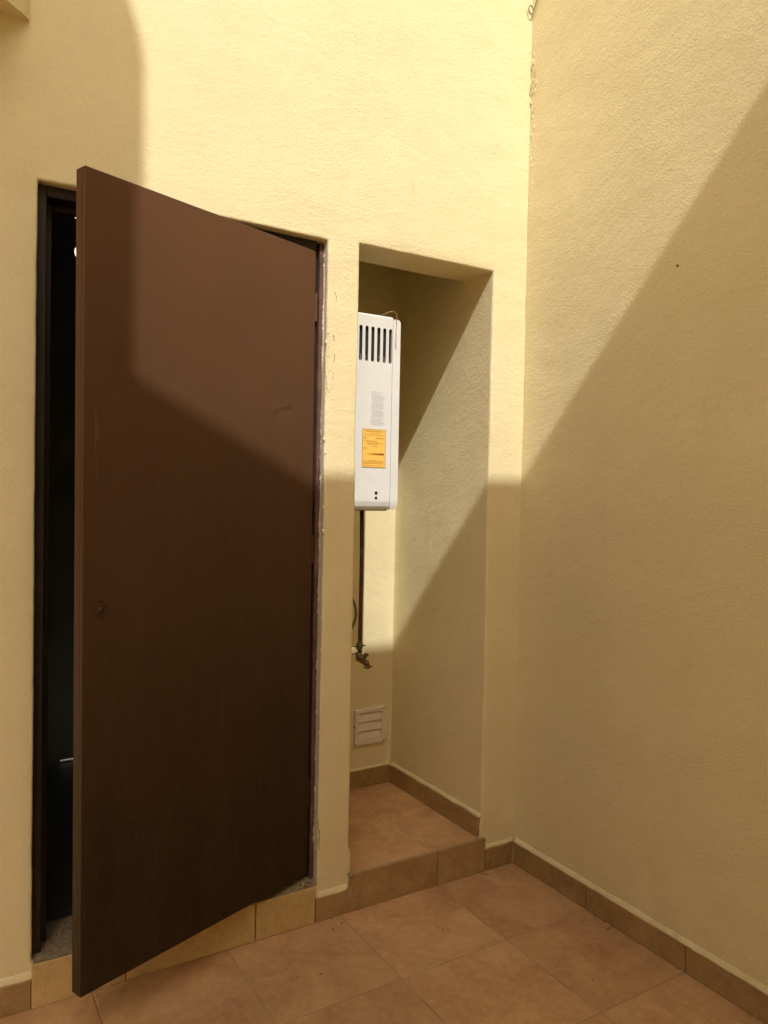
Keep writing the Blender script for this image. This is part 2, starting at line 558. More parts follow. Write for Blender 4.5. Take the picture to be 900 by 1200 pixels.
fillet('plaster_fillet', (0, YB + .02, 0), (0, -.006, 0), (-1, 0, 0), ZK + .001, rwall, M['plaster'])
fillet('plaster_fillet', (-.150, 0, 0), (-.004, 0, 0), (0, -1, 0), ZK + .001, wall, M['plaster'], .008, .014, .003)
fillet('plaster_fillet', (-5.9, 0, 0), (XD0 + .012, 0, 0), (0, -1, 0), ZK + .001, wall, M['plaster'], .008, .02, .004)
fillet('plaster_fillet', (XD1 + .001, 0, 0), (XN0 - .004, 0, 0), (0, -1, 0), ZK - .004, wall, M['plaster'], .0070, .020, .004, .012)

# ------------------------------------------------------------------ door sill: three yellowed tiles under the door
sill = empty('door_sill', (XD0, 0, 0))
tag(sill, kind='structure')
for a, b in ((XD0 - .002, -1.440), (-1.438, -1.050), (-1.048, -.8435)):
    o = tile_obj('sill_tile', (a + .0012, -.011, .0005), (b - .0012, .006, ZS + .001), M['sill'], None, .0018, 0)
    keep(o, sill)
bm = bmesh.new()
n = 46
rows = []
for i in range(n + 1):
    x = XD0 + .003 + (XD1 - XD0 - .006) * i / n
    row = []
    for j in range(7):
        y = -.008 + .19 * j / 6
        edge = 1 if j == 0 else 0
        hgt = ZS + .0068 - edge * .004 + noise.noise(Vector((x * 22, y * 22, 3))) * .0035
        if x > -.93:
            hgt += max(0, (x + .93) / .1) * (.006 + .005 * noise.noise(Vector((x * 70, y * 70, 1))))
        row.append(bm.verts.new((x, y, hgt)))
    rows.append(row)
for a, b in zip(rows, rows[1:]):
    for j in range(6):
        bm.faces.new((a[j], a[j + 1], b[j + 1], b[j]))
o = from_bm('cement_bed', bm, M['mortar'], None, True); keep(o, sill)

# ------------------------------------------------------------------ niche step
step = empty('niche_step', (XN0, 0, 0)); tag(step, kind='structure')
for a, b, zt in ((-.842, -.360, .1235), (-.358, -.1435, .1235)):
    if a < -.8:      # the left riser tile is broken away at its upper left corner, where the pillar plaster comes down
        bm = bmesh.new()
        out = [(a + .001, .0005), (b - .001, .0005), (b - .001, zt), (XN0 + .012, zt), (XN0 + .006, .112), (XN0 - .001, .101), (XN0 - .004, .088), (XN0 - .012, .080), (-.76, .0755), (-.79, .0765), (-.815, .0735), (a + .001, .0775)]
        f0 = [bm.verts.new((x, -TH - .001, z)) for x, z in out]
        f1 = [bm.verts.new((x, .006, z)) for x, z in out]
        bm.faces.new(f0); bm.faces.new(f1[::-1])
        for i in range(len(out)):
            j = (i + 1) % len(out)
            bm.faces.new((f0[i], f1[i], f1[j], f0[j]))
        o = from_bm('riser_tile', bm, M['skirt'])
    else:
        o = tile_obj('riser_tile', (a + .001, -TH - .001, .0005), (b - .001, .006, zt), M['skirt'], None, .0015, 0)
    keep(o, step)
bm = bmesh.new(); add_box(bm, (XN0 + .002, .002, .05), (XN1 - .002, NB - .002, .1205))
keep(from_bm('mortar_bed', bm, M['bed']), step)
for a, b in ((XN0 + .002, -.388), (-.3864, XN1 - .001)):
    for c, d in ((.0075, .33), (.3316, NB - .002)):
        o = tile_obj('floor_tile', (a, c, .108), (b, d, .1228 + random.uniform(-.0003, .0003)), M['tile'], None, .002, .0006)
        keep(o, step)
# thin pale grout line along the nosing
bm = bmesh.new()
pts = [(x, .0045 + .0015 * noise.noise(Vector((x * 30, 0, 0))), .1225 + .0006 * noise.noise(Vector((x * 50, 2, 0)))) for x in np.linspace(XN0 + .012, XN1, 40)]
add_tube(bm, pts, .0016, 6)
keep(from_bm('grout_line', bm, M['grout_light']), step)
# crumbled mortar at the step's two upper corners
def crumbs(name, c, r, parent, n=9, mat='mortar', seed=0):
    rnd = random.Random(seed)
    bm = bmesh.new()
    for i in range(n):
        q = Vector(c) + Vector((rnd.uniform(-1, 1) * r[0], rnd.uniform(-1, 1) * r[1], rnd.uniform(-1, 1) * r[2]))
        s = rnd.uniform(.35, 1) * min(r) * 1.1
        res = bmesh.ops.create_icosphere(bm, subdivisions=1, radius=s, matrix=Matrix.Translation(q))
        for v in res['verts']:
            v.co += noise.noise_vector(v.co * 220) * s * .55
    o = from_bm(name, bm, M[mat])
    keep(o, parent)
    return o
crumbs('mortar_lump', (XN0 + .006, -.004, .118), (.010, .006, .010), step, 12, seed=2)
crumbs('mortar_lump', (XN1 + .006, -.004, .112), (.008, .006, .014), step, 10, seed=3)
crumbs('mortar_lump', (-.868, .004, ZS + .008), (.026, .010, .006), sill, 12, seed=5)
# skirting inside the niche, two tiles on the right side, one behind
o = tile_obj('skirting_tile', (XN0 + .002, NB - TH, .1232), (XN1 - TH - .001, NB + .005, .2015), M['skirt'], wall, .0015, 0)
for a, b in ((.012, .36), (.362, NB - .0015)):
    o = tile_obj('skirting_tile', (XN1 - TH, a, .1232), (XN1 + .005, b, .2005), M['skirt'], wall, .0015, 0)
fillet('plaster_fillet', (XN0, NB, 0), (XN1 - .004, NB, 0), (0, -1, 0), .200, wall, M['plaster'], .007, .010, .0045, .012)
fillet('plaster_fillet', (XN1, .004, 0), (XN1, NB - .004, 0), (-1, 0, 0), .199, wall, M['plaster'], .0085, .013, .0045, .012)
# swollen plaster near the foot of the pillar, jutting into the niche opening
bm = bmesh.new()
rows = []
for i in range(9):
    t = i / 8
    z = .126 + (.212 - .126) * t
    off = .0085 if t < .8 else .0085 * (1 - (t - .8) / .2)
    rows.append([bm.verts.new((XN0 - .035, .0015, z)), bm.verts.new((XN0 + off * .55, -.0012 + .0008 * noise.noise(Vector((0, 0, z * 60))), z)),
                 bm.verts.new((XN0 + off, .0035, z)), bm.verts.new((XN0 + off, .05, z)), bm.verts.new((XN0 - .035, .05, z))])
for a, b in zip(rows, rows[1:]):
    for k in range(5):
        bm.faces.new((a[k], a[(k + 1) % 5], b[(k + 1) % 5], b[k]))
bm.faces.new(rows[0]); bm.faces.new(rows[-1][::-1])
from_bm('plaster_swelling', bm, M['plaster'], wall, True)

# ------------------------------------------------------------------ marks on the plaster
def ragged(name, pts, r, mat, parent, seed=1, sub=5):
    rnd = random.Random(seed)
    q = []
    for a, b in zip(pts, pts[1:]):
        for i in range(sub):
            t = i / sub
            q.append(Vector(a).lerp(Vector(b), t) + Vector((rnd.uniform(-1, 1), 0, rnd.uniform(-1, 1))) * .0022)
    q.append(Vector(pts[-1]))
    bm = bmesh.new()
    add_tube(bm, q, [r * rnd.uniform(.4, 1.2) for _ in q], 5)
    return from_bm(name, bm, mat, parent)
# loosened plaster flake beside the frame: a shallow proud patch with a broken rim
rnd = random.Random(21)
bm = bmesh.new()
N_ = 56
rings_ = []
for q_, (f_, yy) in enumerate(((1.0, .0010), (.96, -.0016), (.6, -.0010), (.25, -.0008))):
    row = []
    for k in range(N_):
        a = 2 * math.pi * k / N_
        w_ = 1 + .28 * noise.noise(Vector((math.cos(a) * 2.2, math.sin(a) * 2.2, 4))) + .10 * noise.noise(Vector((math.cos(a) * 9, math.sin(a) * 9, 8)))
        row.append(bm.verts.new((-.8205 + .0145 * w_ * f_ * math.cos(a), yy + .0012 * noise.noise(Vector((k * .9, q_, 1))), 1.815 + .098 * w_ * f_ * math.sin(a))))
    rings_.append(row)
for a, b in zip(rings_, rings_[1:]):
    for k in range(N_):
        bm.faces.new((a[k], a[(k + 1) % N_], b[(k + 1) % N_], b[k]))
bm.faces.new(rings_[-1])
from_bm('loose_plaster', bm, M['plaster'], wall)
ragged('crack', [(-.808, -.0012, 1.902), (-.8045, -.0012, 1.885)], .0010, M['crack'], wall, 1)
ragged('crack', [(-.8035, -.0012, 1.842), (-.8045, -.0012, 1.818)], .0008, M['crack'], wall, 2)
ragged('crack', [(-.806, -.0012, 1.785), (-.811, -.0012, 1.760)], .0008, M['crack'], wall, 4)
# ragged plaster smeared over the edge of the frame
bm = bmesh.new()
rows = []
for i in range(420):
    z = .135 + (2.165 - .135) * i / 419
    e = .0008 + .0065 * noise.noise(Vector((0, 3, z * 9))) + .004 * noise.noise(Vector((0, 8, z * 60))) + .002 * noise.noise(Vector((0, 8, z * 190)))
    e = max(.0002, e)
    rows.append([bm.verts.new((XD1 - .0005 - e, .0285, z)), bm.verts.new((XD1 - .0003 - e * .8, .0255, z)), bm.verts.new((XD1 + .0015, .019, z)), bm.verts.new((XD1 + .004, .029, z))])
for a, b in zip(rows, rows[1:]):
    for k in range(4):
        bm.faces.new((a[k], a[(k + 1) % 4], b[(k + 1) % 4], b[k]))
from_bm('plaster_smear', bm, M['mortar_pale'], wall, True)
ragged('crack', [(-.805, -.0005, 2.040), (-.801, -.0005, 2.030), (-.800, -.0005, 2.012)], .0009, M['crack'], wall, 6)
ragged('crack', [(-.8325, -.001, .33), (-.828, -.001, .27), (-.8285, -.001, .235)], .0014, M['crack'], wall, 8)
# peeling plaster edge along the jamb
bm = bmesh.new()
rnd = random.Random(11)
for i in range(30):
    z = rnd.choice([rnd.uniform(1.70, 1.93), rnd.uniform(.15, 2.15)])
    x = XD1 + rnd.uniform(-.002, .004) + (rnd.uniform(0, .018) if 1.70 < z < 1.93 else 0)
    s = rnd.uniform(.0018, .0048)
    res = bmesh.ops.create_icosphere(bm, subdivisions=1, radius=s, matrix=Matrix.Translation((x, .001, z)))
    for v in res['verts']:
        v.co += noise.noise_vector(v.co * 260) * s * .7
        v.co.z += (v.co.z - z) * 1.2
from_bm('flaking_plaster', bm, M['plaster'], wall)
ragged('crack', [(-.004, -.0035, 3.00), (-.003, -.0035, 2.955)], .0010, M['crack'], wall, 15)
ragged('crack', [(-.003, -.0035, 2.93), (-.004, -.0035, 2.885)], .0012, M['crack'], wall, 16)
ragged('crack', [(-.004, -.0035, 2.865), (-.003, -.0035, 2.845)], .0009, M['crack'], wall, 18)
ragged('crack', [(-.002, -.022, 2.975), (-.002, -.026, 2.945)], .0008, M['crack'], rwall, 17)
ragged('crack', [(-.002, -.014, 2.82), (-.002, -.024, 2.835)], .0009, M['crack'], rwall, 19)
rnd = random.Random(5)
bm = bmesh.new()
for i in range(34):
    z = rnd.uniform(2.45, 3.05)
    sc = rnd.uniform(.0015, .0045)
    onb = rnd.random() < .6
    c_ = (.001, -rnd.uniform(.003, .03), z) if onb else (-rnd.uniform(.002, .012), .001, z)
    res = bmesh.ops.create_icosphere(bm, subdivisions=1, radius=sc, matrix=Matrix.Translation(c_))
    for v in res['verts']:
        v.co += noise.noise_vector(v.co * 260) * sc * .6
        v.co.z += (v.co.z - z) * 1.5
from_bm('corner_plaster_bits', bm, M['plaster'], wall)
bm = bmesh.new()
bmesh.ops.create_icosphere(bm, subdivisions=2, radius=.0042, matrix=Matrix.Translation((0, -.675, 2.098)))
from_bm('nail_head', bm, M['crack'], rwall)

# ------------------------------------------------------------------ rounded balcony slab, top left corner
bm = bmesh.new()
curve = [(-1.703, .01), (-1.706, -.003), (-1.716, -.018), (-1.728, -.031), (-1.745, -.045), (-1.764, -.064), (-1.80, -.105), (-1.86, -.17), (-1.95, -.25), (-2.1, -.33), (-2.4, -.38), (-3.4, -.38), (-3.4, .01)]
lo = [bm.verts.new((x, y, 2.600)) for x, y in curve]
hi = [bm.verts.new((x, y, 2.80)) for x, y in curve]
bm.faces.new(lo[::-1]); bm.faces.new(hi)
for i in range(len(lo)):
    j = (i + 1) % len(lo)
    bm.faces.new((lo[i], lo[j], hi[j], hi[i]))
o = from_bm('balcony_slab', bm, M['plaster'], None)
tag(o, 'edge of a yellow plastered slab jutting from the wall at the top left corner', 'ledge')

# ------------------------------------------------------------------ dark room behind the door
room = empty('back_room', (-1.5, 1.0, 0)); tag(room, kind='structure')
def rbox(name, lo, hi, mat):
    bm = bmesh.new(); add_box(bm, lo, hi); return keep(from_bm(name, bm, mat), room)
rbox('room_floor', (-2.3, LT - .03, .02), (-.802, 1.70, ZS - .008), M['roomfloor'])
rbox('room_ceiling', (-2.3, LT + .002, 2.90), (-1.12, 1.70, 3.0), M['room'])
rbox('room_ceiling', (-1.119, LT + .002, 2.90), (-.802, 1.18, 3.0), M['room'])
rbox('room_ceiling', (-1.00, 1.181, 2.90), (-.802, 1.70, 3.0), M['room'])  # ceiling pieces leave an added opening for glow on the far wall
rbox('room_wall', (-2.3, LT + .002, ZS - .008), (-2.2, 1.70, 2.90), M['room'])
rbox('room_wall', (-.86, LT + .002, ZS - .008), (-.81, 1.70, 2.90), M['room'])
# far wall with a narrow gap at its foot and two round vent openings
YF = 1.56
holes = [(-1.300, 2.478), (-1.316, 2.664)]
R = .042
bm = bmesh.new()
def quad(p):
    a = [bm.verts.new((x, YF, z)) for x, z in p]; b = [bm.verts.new((x, YF + .05, z)) for x, z in p]
    n = len(p)
    bm.faces.new(a); bm.faces.new(b[::-1])
def cell(x0, x1, z0, z1, hole=None):
    if hole is None:
        quad([(x0, z0), (x1, z0), (x1, z1), (x0, z1)]); return
    hx, hz = hole; n = 24
    outer, inner = [], []
    for k in range(n):
        a = 2 * math.pi * k / n + math.pi / 4
        c, s = math.cos(a), math.sin(a)
        m_ = max(abs(c), abs(s))
        ox = (x1 - hx if c > 0 else hx - x0) * c / m_ + hx
        oz = (z1 - hz if s > 0 else hz - z0) * s / m_ + hz
        outer.append((ox, oz)); inner.append((hx + R * c, hz + R * s))
    for yy in (YF, YF + .05):
        vo = [bm.verts.new((x, yy, z)) for x, z in outer]; vi = [bm.verts.new((x, yy, z)) for x, z in inner]
        for k in range(n):
            j = (k + 1) % n
            bm.faces.new((vo[k], vo[j], vi[j], vi[k]))
    va = [bm.verts.new((x, YF, z)) for x, z in inner]; vb = [bm.verts.new((x, YF + .05, z)) for x, z in inner]
    for k in range(n):
        j = (k + 1) % n
        bm.faces.new((va[k], va[j], vb[j], vb[k]))
cell(-2.25, -1.40, .137, 2.95)
cell(-1.20, -.83, .137, 2.95)
cell(-1.40, -1.20, .137, 2.378)
cell(-1.40, -1.20, 2.378, 2.575, holes[0])
cell(-1.40, -1.20, 2.575, 2.77, holes[1])
cell(-1.40, -1.20, 2.77, 2.95)
cell(-2.25, -1.385, .10, .137); cell(-1.1, -.83, .10, .137)
keep(from_bm('room_wall', bm, M['room']), room)
bm = bmesh.new(); add_box(bm, (-1.384, YF + .030, .08), (-1.101, YF + .20, .1185), .002, 1)  # white strip added so the gap at the wall's foot shows bright
keep(from_bm('gap_bright_strip', bm, M['backing_white']), room)

bm = bmesh.new()
add_box(bm, (-4.0, 7.5, -.05), (6.0, 9.0, 7.0))  # white wall added so the round holes show bright
o = from_bm('hole_backing_wall', bm, M['backing_white'])
tag(o, 'white wall added behind the dark room to brighten its small round holes', 'building')

# ------------------------------------------------------------------ metal door
door = empty('metal_door', (XD1, .03, ZS))
tag(door, 'dark brown painted steel door standing ajar in the plaster opening', 'door')
# frame: outer angle with a stop behind it, three members
FY = .030
def fbox(name, lo, hi, mat, bev=.002):
    bm = bmesh.new()
    add_box(bm, lo, hi, bev, 1)
    return keep(from_bm(name, bm, mat), door)
fbox('frame_jamb', (XD0 - .003, FY, ZS + .006), (XD0 + .026, .105, ZD - .004), M['frame_dark'])
fbox('frame_stop', (XD0 + .0262, FY + .050, ZS + .006), (XD0 + .046, .104, ZD - .0305), M['frame_dark'])
fbox('frame_head', (XD0 + .0262, FY, ZD - .030), (XD1 - .0242, .105, ZD + .003), M['frame_dark'])
fbox('frame_stop', (XD0 + .0464, FY + .050, ZD - .048), (XD1 - .0444, .104, ZD - .0305), M['frame_dark'])
# hinge side: two folded ribs with a groove between, paint chipped
fbox('frame_jamb', (XD1 - .0130, FY - .002, ZS + .006), (XD1 + .003, .105, ZD - .006), M['frame'])
fbox('frame_rib', (XD1 - .024, FY + .016, ZS + .006), (XD1 - .0133, .105, ZD - .0305), M['frame_dark'])

# the leaf, built flat then turned on its hinge; sags a little
LH, LW = 2.169 - .146, .80
ANG, SAG = .358, .0035
HX, HY, ZB0 = -.857, .03, .146
T = .040
rot = Matrix.Translation((HX, HY, ZB0 + LH / 2)) @ Matrix.Rotation(ANG, 4, 'Z') @ Matrix.Rotation(-SAG, 4, 'Y') @ Matrix.Translation((0, 0, -LH / 2))
# leaf local: x from 0 (hinge) to -LW, y from 0 (outside skin) to +T, z from 0 to LH
nx, nz = 40, 96
bm = bmesh.new()
def dent(x, z):
    d = noise.noise(Vector((x * 2.2, 0, z * 1.7))) * .0022 + noise.noise(Vector((x * 6, 3, z * 5))) * .0006
    for cx, cz, rx, rz, a in ((-.168, 1.500, .012, .010, -.0016), (-.118, 1.522, .010, .010, -.0018), (-.108, 1.505, .012, .012, .0016), (-.060, 1.512, .008, .010, -.0012), (-.14, 1.512, .03, .006, -.0010)):
        d += a * math.exp(-((x - cx) / rx) ** 2 - ((z - cz) / rz) ** 2)
    e = min(-x, LW + x, z, LH - z) / .04
    return d * max(0, min(1, e))
grid = []
xs_ = sorted(set(list(np.linspace(-LW, 0, nx)) + list(np.linspace(-.22, -.03, 40))))
zs_ = sorted(set(list(np.linspace(0, LH, nz)) + list(np.linspace(1.44, 1.56, 40))))
for z in zs_:
    grid.append([bm.verts.new((x, dent(x, z), z)) for x in xs_])
for a, b in zip(grid, grid[1:]):
    for i in range(len(xs_) - 1):
        bm.faces.new((a[i], a[i + 1], b[i + 1], b[i]))
border = [grid[0][i] for i in range(len(xs_))] + [grid[j][-1] for j in range(1, len(zs_))] + [grid[-1][i] for i in range(len(xs_) - 2, -1, -1)] + [grid[j][0] for j in range(len(zs_) - 2, 0, -1)]
back = [bm.verts.new((v.co.x, T, v.co.z)) for v in border]
for i in range(len(border)):
    j = (i + 1) % len(border)
    bm.faces.new((border[i], back[i], back[j], border[j]))
bm.faces.new(back)
for v in bm.verts:
    v.co = rot @ v.co
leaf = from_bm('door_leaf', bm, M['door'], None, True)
md = leaf.modifiers.new('edge', 'BEVEL'); md.width = .0025; md.segments = 2; md.limit_method = 'ANGLE'; md.angle_limit = math.radians(55)
md.harden_normals = True
keep(leaf, door)
# folded seam along the free edge and the overlap strip
bm = bmesh.new()
add_box(bm, (-LW - .0005, .0128, .004), (-LW + .001, .0136, LH - .004), mtx=rot)
keep(from_bm('edge_seam', bm, M['frame_dark']), door)
# cylinder lock with two fixing tabs, painted over
L0 = rot @ Vector((0, 0, 0))
bm = bmesh.new()
lx, lz = -.752, .952
ring = [rot @ Vector((lx + .0145 * math.cos(a), -.0015, lz + .0145 * math.sin(a))) for a in np.linspace(0, 2 * math.pi, 21)]
add_tube(bm, ring, .0013, 6)
add_tube(bm, [rot @ Vector((lx, .001, lz)), rot @ Vector((lx, -.0008, lz))], .0090, 16)
add_tube(bm, [rot @ Vector((lx - .007, -.0015, lz + .0245)), rot @ Vector((lx + .007, -.0015, lz + .0245))], .0022, 6)
add_tube(bm, [rot @ Vector((lx - .006, -.0015, lz - .0225)), rot @ Vector((lx + .006, -.0015, lz - .0225))], .0020, 6)
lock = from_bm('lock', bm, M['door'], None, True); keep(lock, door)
# three hinge barrels on the hinge edge
for hz in (.22, 1.02, 1.80):
    bm = bmesh.new()
    a = rot @ Vector((.006, .004, hz)); b = rot @ Vector((.006, .004, hz + .09))
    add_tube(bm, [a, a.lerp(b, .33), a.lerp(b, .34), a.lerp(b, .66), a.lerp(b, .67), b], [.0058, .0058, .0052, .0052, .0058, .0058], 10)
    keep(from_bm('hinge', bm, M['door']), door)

# ------------------------------------------------------------------ water heater on the left side of the niche
HY0, HY1 = .100, .400
HX1 = -.4875
HZ0, HZ1 = 1.338, 2.018
XS = -.5215                        # seam between casing and front cover
heater = empty('water_heater', (XN0, HY0, HZ0))
tag(heater, 'white enamelled gas water heater with slotted side hung in the niche', 'water heater')
# side panel with six through slots
slots = [-.6503 + i * (.6503 - .5310) / 5 for i in range(6)]
SR = .0066
def sz(x):  # slot bottom and top follow the sheet (level in the real thing)
    return 1.853, 1.974
bm = bmesh.new()
xb = [XN0 + .004] + [(a + b) / 2 for a, b in zip(slots, slots[1:])] 
edges_x = [slots[0] - .012] + [(a + b) / 2 for a, b in zip(slots, slots[1:])] + [slots[-1] + .0085]
def pquad(x0, x1, z0, z1):
    bm.faces.new([bm.verts.new((x, HY0, z)) for x, z in ((x0, z0), (x1, z0), (x1, z1), (x0, z1))])
zc0, zc1 = 1.840, 1.988
pquad(XN0 + .004, edges_x[0], zc0, zc1)
pquad(edges_x[-1], XS - .001, zc0, zc1)
pquad(XN0 + .004, XS - .001, HZ0 + .030, zc0)
pquad(XN0 + .004, XS - .001, zc1, HZ1 - .008)
for i, x in enumerate(slots):
    x0, x1 = edges_x[i], edges_x[i + 1]
    b0, b1 = 1.853 + SR, 1.974 - SR
    n = 12
    inner, outer = [], []
    for k in range(n + 1):
        a = math.pi * k / n
        inner.append((x + SR * math.cos(a), b1 + SR * math.sin(a)))
    for k in range(n + 1):
        a = math.pi + math.pi * k / n
        inner.append((x + SR * math.cos(a), b0 + SR * math.sin(a)))
    for (ix, iz) in inner:
        top = iz >= b1 - 1e-6
        zz = zc1 if top else zc0
        cxz = b1 if top else b0
        dxx, dzz = ix - x, iz - cxz
        hw = (x1 - x) if dxx > 0 else (x - x0)
        hh = (zz - cxz) if top else (cxz - zz)
        m_ = max(abs(dxx) / hw, abs(dzz) / hh, 1e-6)
        outer.append((x + dxx / m_, cxz + dzz / m_))
    for cx_ in (x0, x1):
        for cz_ in (zc0, zc1):
            kk = min(range(len(outer)), key=lambda q: (outer[q][0] - cx_) ** 2 + (outer[q][1] - cz_) ** 2)
            outer[kk] = (cx_, cz_)
    vi = [bm.verts.new((a, HY0, b)) for a, b in inner]
    vo = [bm.verts.new((a, HY0, b)) for a, b in outer]
    vd = [bm.verts.new((a, HY0 + .0035, b)) for a, b in inner]
    N = len(vi)
    for k in range(N):
        j = (k + 1) % N
        bm.faces.new((vo[k], vo[j], vi[j], vi[k]))
        bm.faces.new((vi[k], vi[j], vd[j], vd[k]))
# rounded top edge, rounded underside, back, top and floor of the casing
prof = [(HY0, HZ1 - .008), (HY0 + .0025, HZ1 - .0025), (HY0 + .008, HZ1), (HY1, HZ1), (HY1, HZ0), (HY0 + .020, HZ0), (HY0 + .010, HZ0 + .004), (HY0 + .0035, HZ0 + .013), (HY0, HZ0 + .030)]
pv = [[bm.verts.new((x, y, z)) for y, z in prof] for x in (XN0 + .004, XS - .001)]
for k in range(len(prof) - 1):
    bm.faces.new((pv[0][k], pv[1][k], pv[1][k + 1], pv[0][k + 1]))
casing = from_bm('casing', bm, M['white']); keep(casing, heater)
# front cover: pressed tray with rounded upright edges and cut-back lower corner
bm = bmesh.new()
def cover_ring(y, ins):
    "outline in x-z at depth y, seen from the side"
    p = []
    x0, x1, z0, z1 = XS, HX1 - ins, HZ0 + .002, HZ1 - .006 - ins
    p.append((x0, z0))
    p.append((x1 - .016, z0))
    for k in range(5):
        a = -math.pi / 2 + math.pi / 2 * k / 4
        p.append((x1 - .013 + .013 * math.cos(a), z0 + .022 + .018 * math.sin(a)))
    p.append((x1, z0 + .06))
    for k in range(6):
        a = math.pi / 2 * k / 5
        p.append((x1 - .011 + .011 * math.cos(a), z1 - .011 + .011 * math.sin(a)))
    p.append((x0, z1))
    return [(x, y, z) for x, z in p]
rings = []
for y, ins in ((HY0 + .0015, .006), (HY0 - .0012, .003), (HY0 - .0008, .0045), (HY0 + .003, .0012), (HY0 + .010, 0), (HY1 - .010, 0), (HY1 - .002, .003)):
    rings.append([bm.verts.new(q) for q in cover_ring(y, ins)])
rings = [rings[1], rings[3], rings[4], rings[5], rings[6]]
for a, b in zip(rings, rings[1:]):
    for k in range(len(a)):
        j = (k + 1) % len(a)
        bm.faces.new((a[k], b[k], b[j], a[j]))
bm.faces.new(rings[0]); bm.faces.new(rings[-1][::-1])
for v in [v for v in bm.verts if not v.link_faces]:
    bm.verts.remove(v)
cover = from_bm('front_cover', bm, M['white'], None); keep(cover, heater)
# black sheet standing in for the shade inside, seen through the slots
bm = bmesh.new(); add_box(bm, (XN0 + .006, HY0 + .012, 1.78), (XS - .0015, HY0 + .016, 2.00))
keep(from_bm('slot_dark_sheet', bm, M['black']), heater)
bm = bmesh.new()
for i in range(9):
    x = XN0 + .03 + i * .019
    add_tube(bm, [(x, HY0 + .010, 1.80), (x + .003, HY0 + .0085, 1.866), (x + .001, HY0 + .010, 1.878)], .0026, 6)
keep(from_bm('burner_tubes', bm, M['burner']), heater)
# dark seam shadow gap filler strip and underside tray
bm = bmesh.new(); add_box(bm, (XN0 + .01, HY0 + .022, HZ0 - .003), (XS + .004, HY1 - .01, HZ0 + .001), .002, 1)
keep(from_bm('bottom_tray', bm, M['burner']), heater)
# two round inspection holes
for hz, r in ((1.3975, .0062), (1.3800, .0054)):
    bm = bmesh.new()
    add_tube(bm, [(-.5785, HY0 + .004, hz), (-.5785, HY0 - .0006, hz)], r, 18)
    keep(from_bm('inspection_hole', bm, M['black']), heater)
# yellow efficiency label
lx0, lx1, lz0, lz1 = -.6385, -.5435, 1.486, 1.6195
bm = bmesh.new(); add_box(bm, (lx0, HY0 - .0008, lz0), (lx1, HY0 - .0002, lz1))
lab = from_bm('efficiency_label', bm, M['label']); keep(lab, heater)
def strip(bm, x0, x1, z0, z1, y=None):
    y = HY0 - .0010 if y is None else y
    add_box(bm, (x0, y - .0003, z0), (x1, y, z1))
bm = bmesh.new()
b_ = .0016
strip(bm, lx0, lx1, lz0, lz0 + b_); strip(bm, lx0, lx1, lz1 - b_, lz1)
strip(bm, lx0, lx0 + b_, lz0 + b_ + .0001, lz1 - b_ - .0001); strip(bm, lx1 - b_, lx1, lz0 + b_ + .0001, lz1 - b_ - .0001)
strip(bm, lx0 + .004, lx1 - .004, 1.5985, 1.5997)
rnd = random.Random(3)
def textline(bm, x0, x1, z, h=.0016, y=None, fill=.78):
    x = x0
    while x < x1:
        w = rnd.uniform(.003, .009)
        strip(bm, x, min(x + w * fill, x1), z, z + h, y)
        x += w
for x0, x1, z in ((.030, .070, 1.6045), (.004, .018, 1.590), (.055, .088, 1.590), (.055, .088, 1.5865), (.004, .018, 1.586),
                  (.004, .012, 1.577), (.016, .056, 1.578), (.016, .062, 1.574), (.020, .088, 1.570), (.024, .070, 1.566), (.040, .062, 1.559),
                  (.004, .020, 1.553), (.004, .018, 1.549), (.004, .010, 1.524), (.084, .090, 1.524), (.030, .060, 1.5115),
                  (.004, .090, 1.5075), (.006, .088, 1.5035), (.004, .084, 1.4995), (.004, .088, 1.4925)):
    textline(bm, lx0 + x0, lx0 + x1, z, .0013)
o = from_bm('label_print', bm, M['ink'], lab)
o.matrix_parent_inverse = Matrix.Identity(4)
bm = bmesh.new(); strip(bm, lx0 + .020, lx1 - .007, 1.5300, 1.5365)
from_bm('label_bar', bm, M['bar'], lab)
def text(name, s, size, loc, parent, mat, wx=1.0):
    c = bpy.data.curves.new(name, 'FONT'); c.body = s; c.size = size; c.align_x = 'CENTER'; c.extrude = .0001
    t = bpy.data.objects.new(name, c); COL.objects.link(t)
    dg = bpy.context.evaluated_depsgraph_get()
    me = bpy.data.meshes.new_from_object(t.evaluated_get(dg))
    bpy.data.objects.remove(t, do_unlink=True)
    mt = Matrix.Translation(loc) @ Matrix.Rotation(math.pi / 2, 4, 'X') @ Matrix.Diagonal((wx, 1, 1, 1))
    me.transform(mt)
    me.materials.clear()
    return link(name, me, mat, parent)
text('label_heading', 'EFICIENCIA ENERGETICA', .0072, ((lx0 + lx1) / 2, HY0 - .0012, 1.6095), lab, M['ink'], .92)
# pale grey printed instructions above it
bm = bmesh.new()
z = 1.7475
k = 0
while z > 1.630:
    a = -.606 + (.004 if (k // 4) % 2 else 0)
    strip(bm, a, -.606 + .055 - rnd.choice([0, 0, .006, .012]), z, z + .0030, HY0 - .0003)
    z -= .0052 if k % 5 else .0075
    k += 1
instr = from_bm('printed_instructions', bm, M['print']); keep(instr, heater)
# thin copper wire looped over the top of the cover
bm = bmesh.new()
pts = [(-.573, HY0 + .03, HZ1 + .001), (-.556, HY0 - .001, HZ1 + .006), (-.540, HY0 - .006, HZ1 + .014), (-.524, HY0 - .008, HZ1 + .018), (-.512, HY0 - .006, HZ1 + .008), (-.5095, HY0 - .004, HZ1 - .012), (-.5100, HY0 - .003, HZ1 - .05), (-.5105, HY0 - .003, HZ1 - .11)]
add_tube(bm, pts, .0011, 6)
keep(from_bm('loose_wire', bm, M['wire'], None, True), heater)
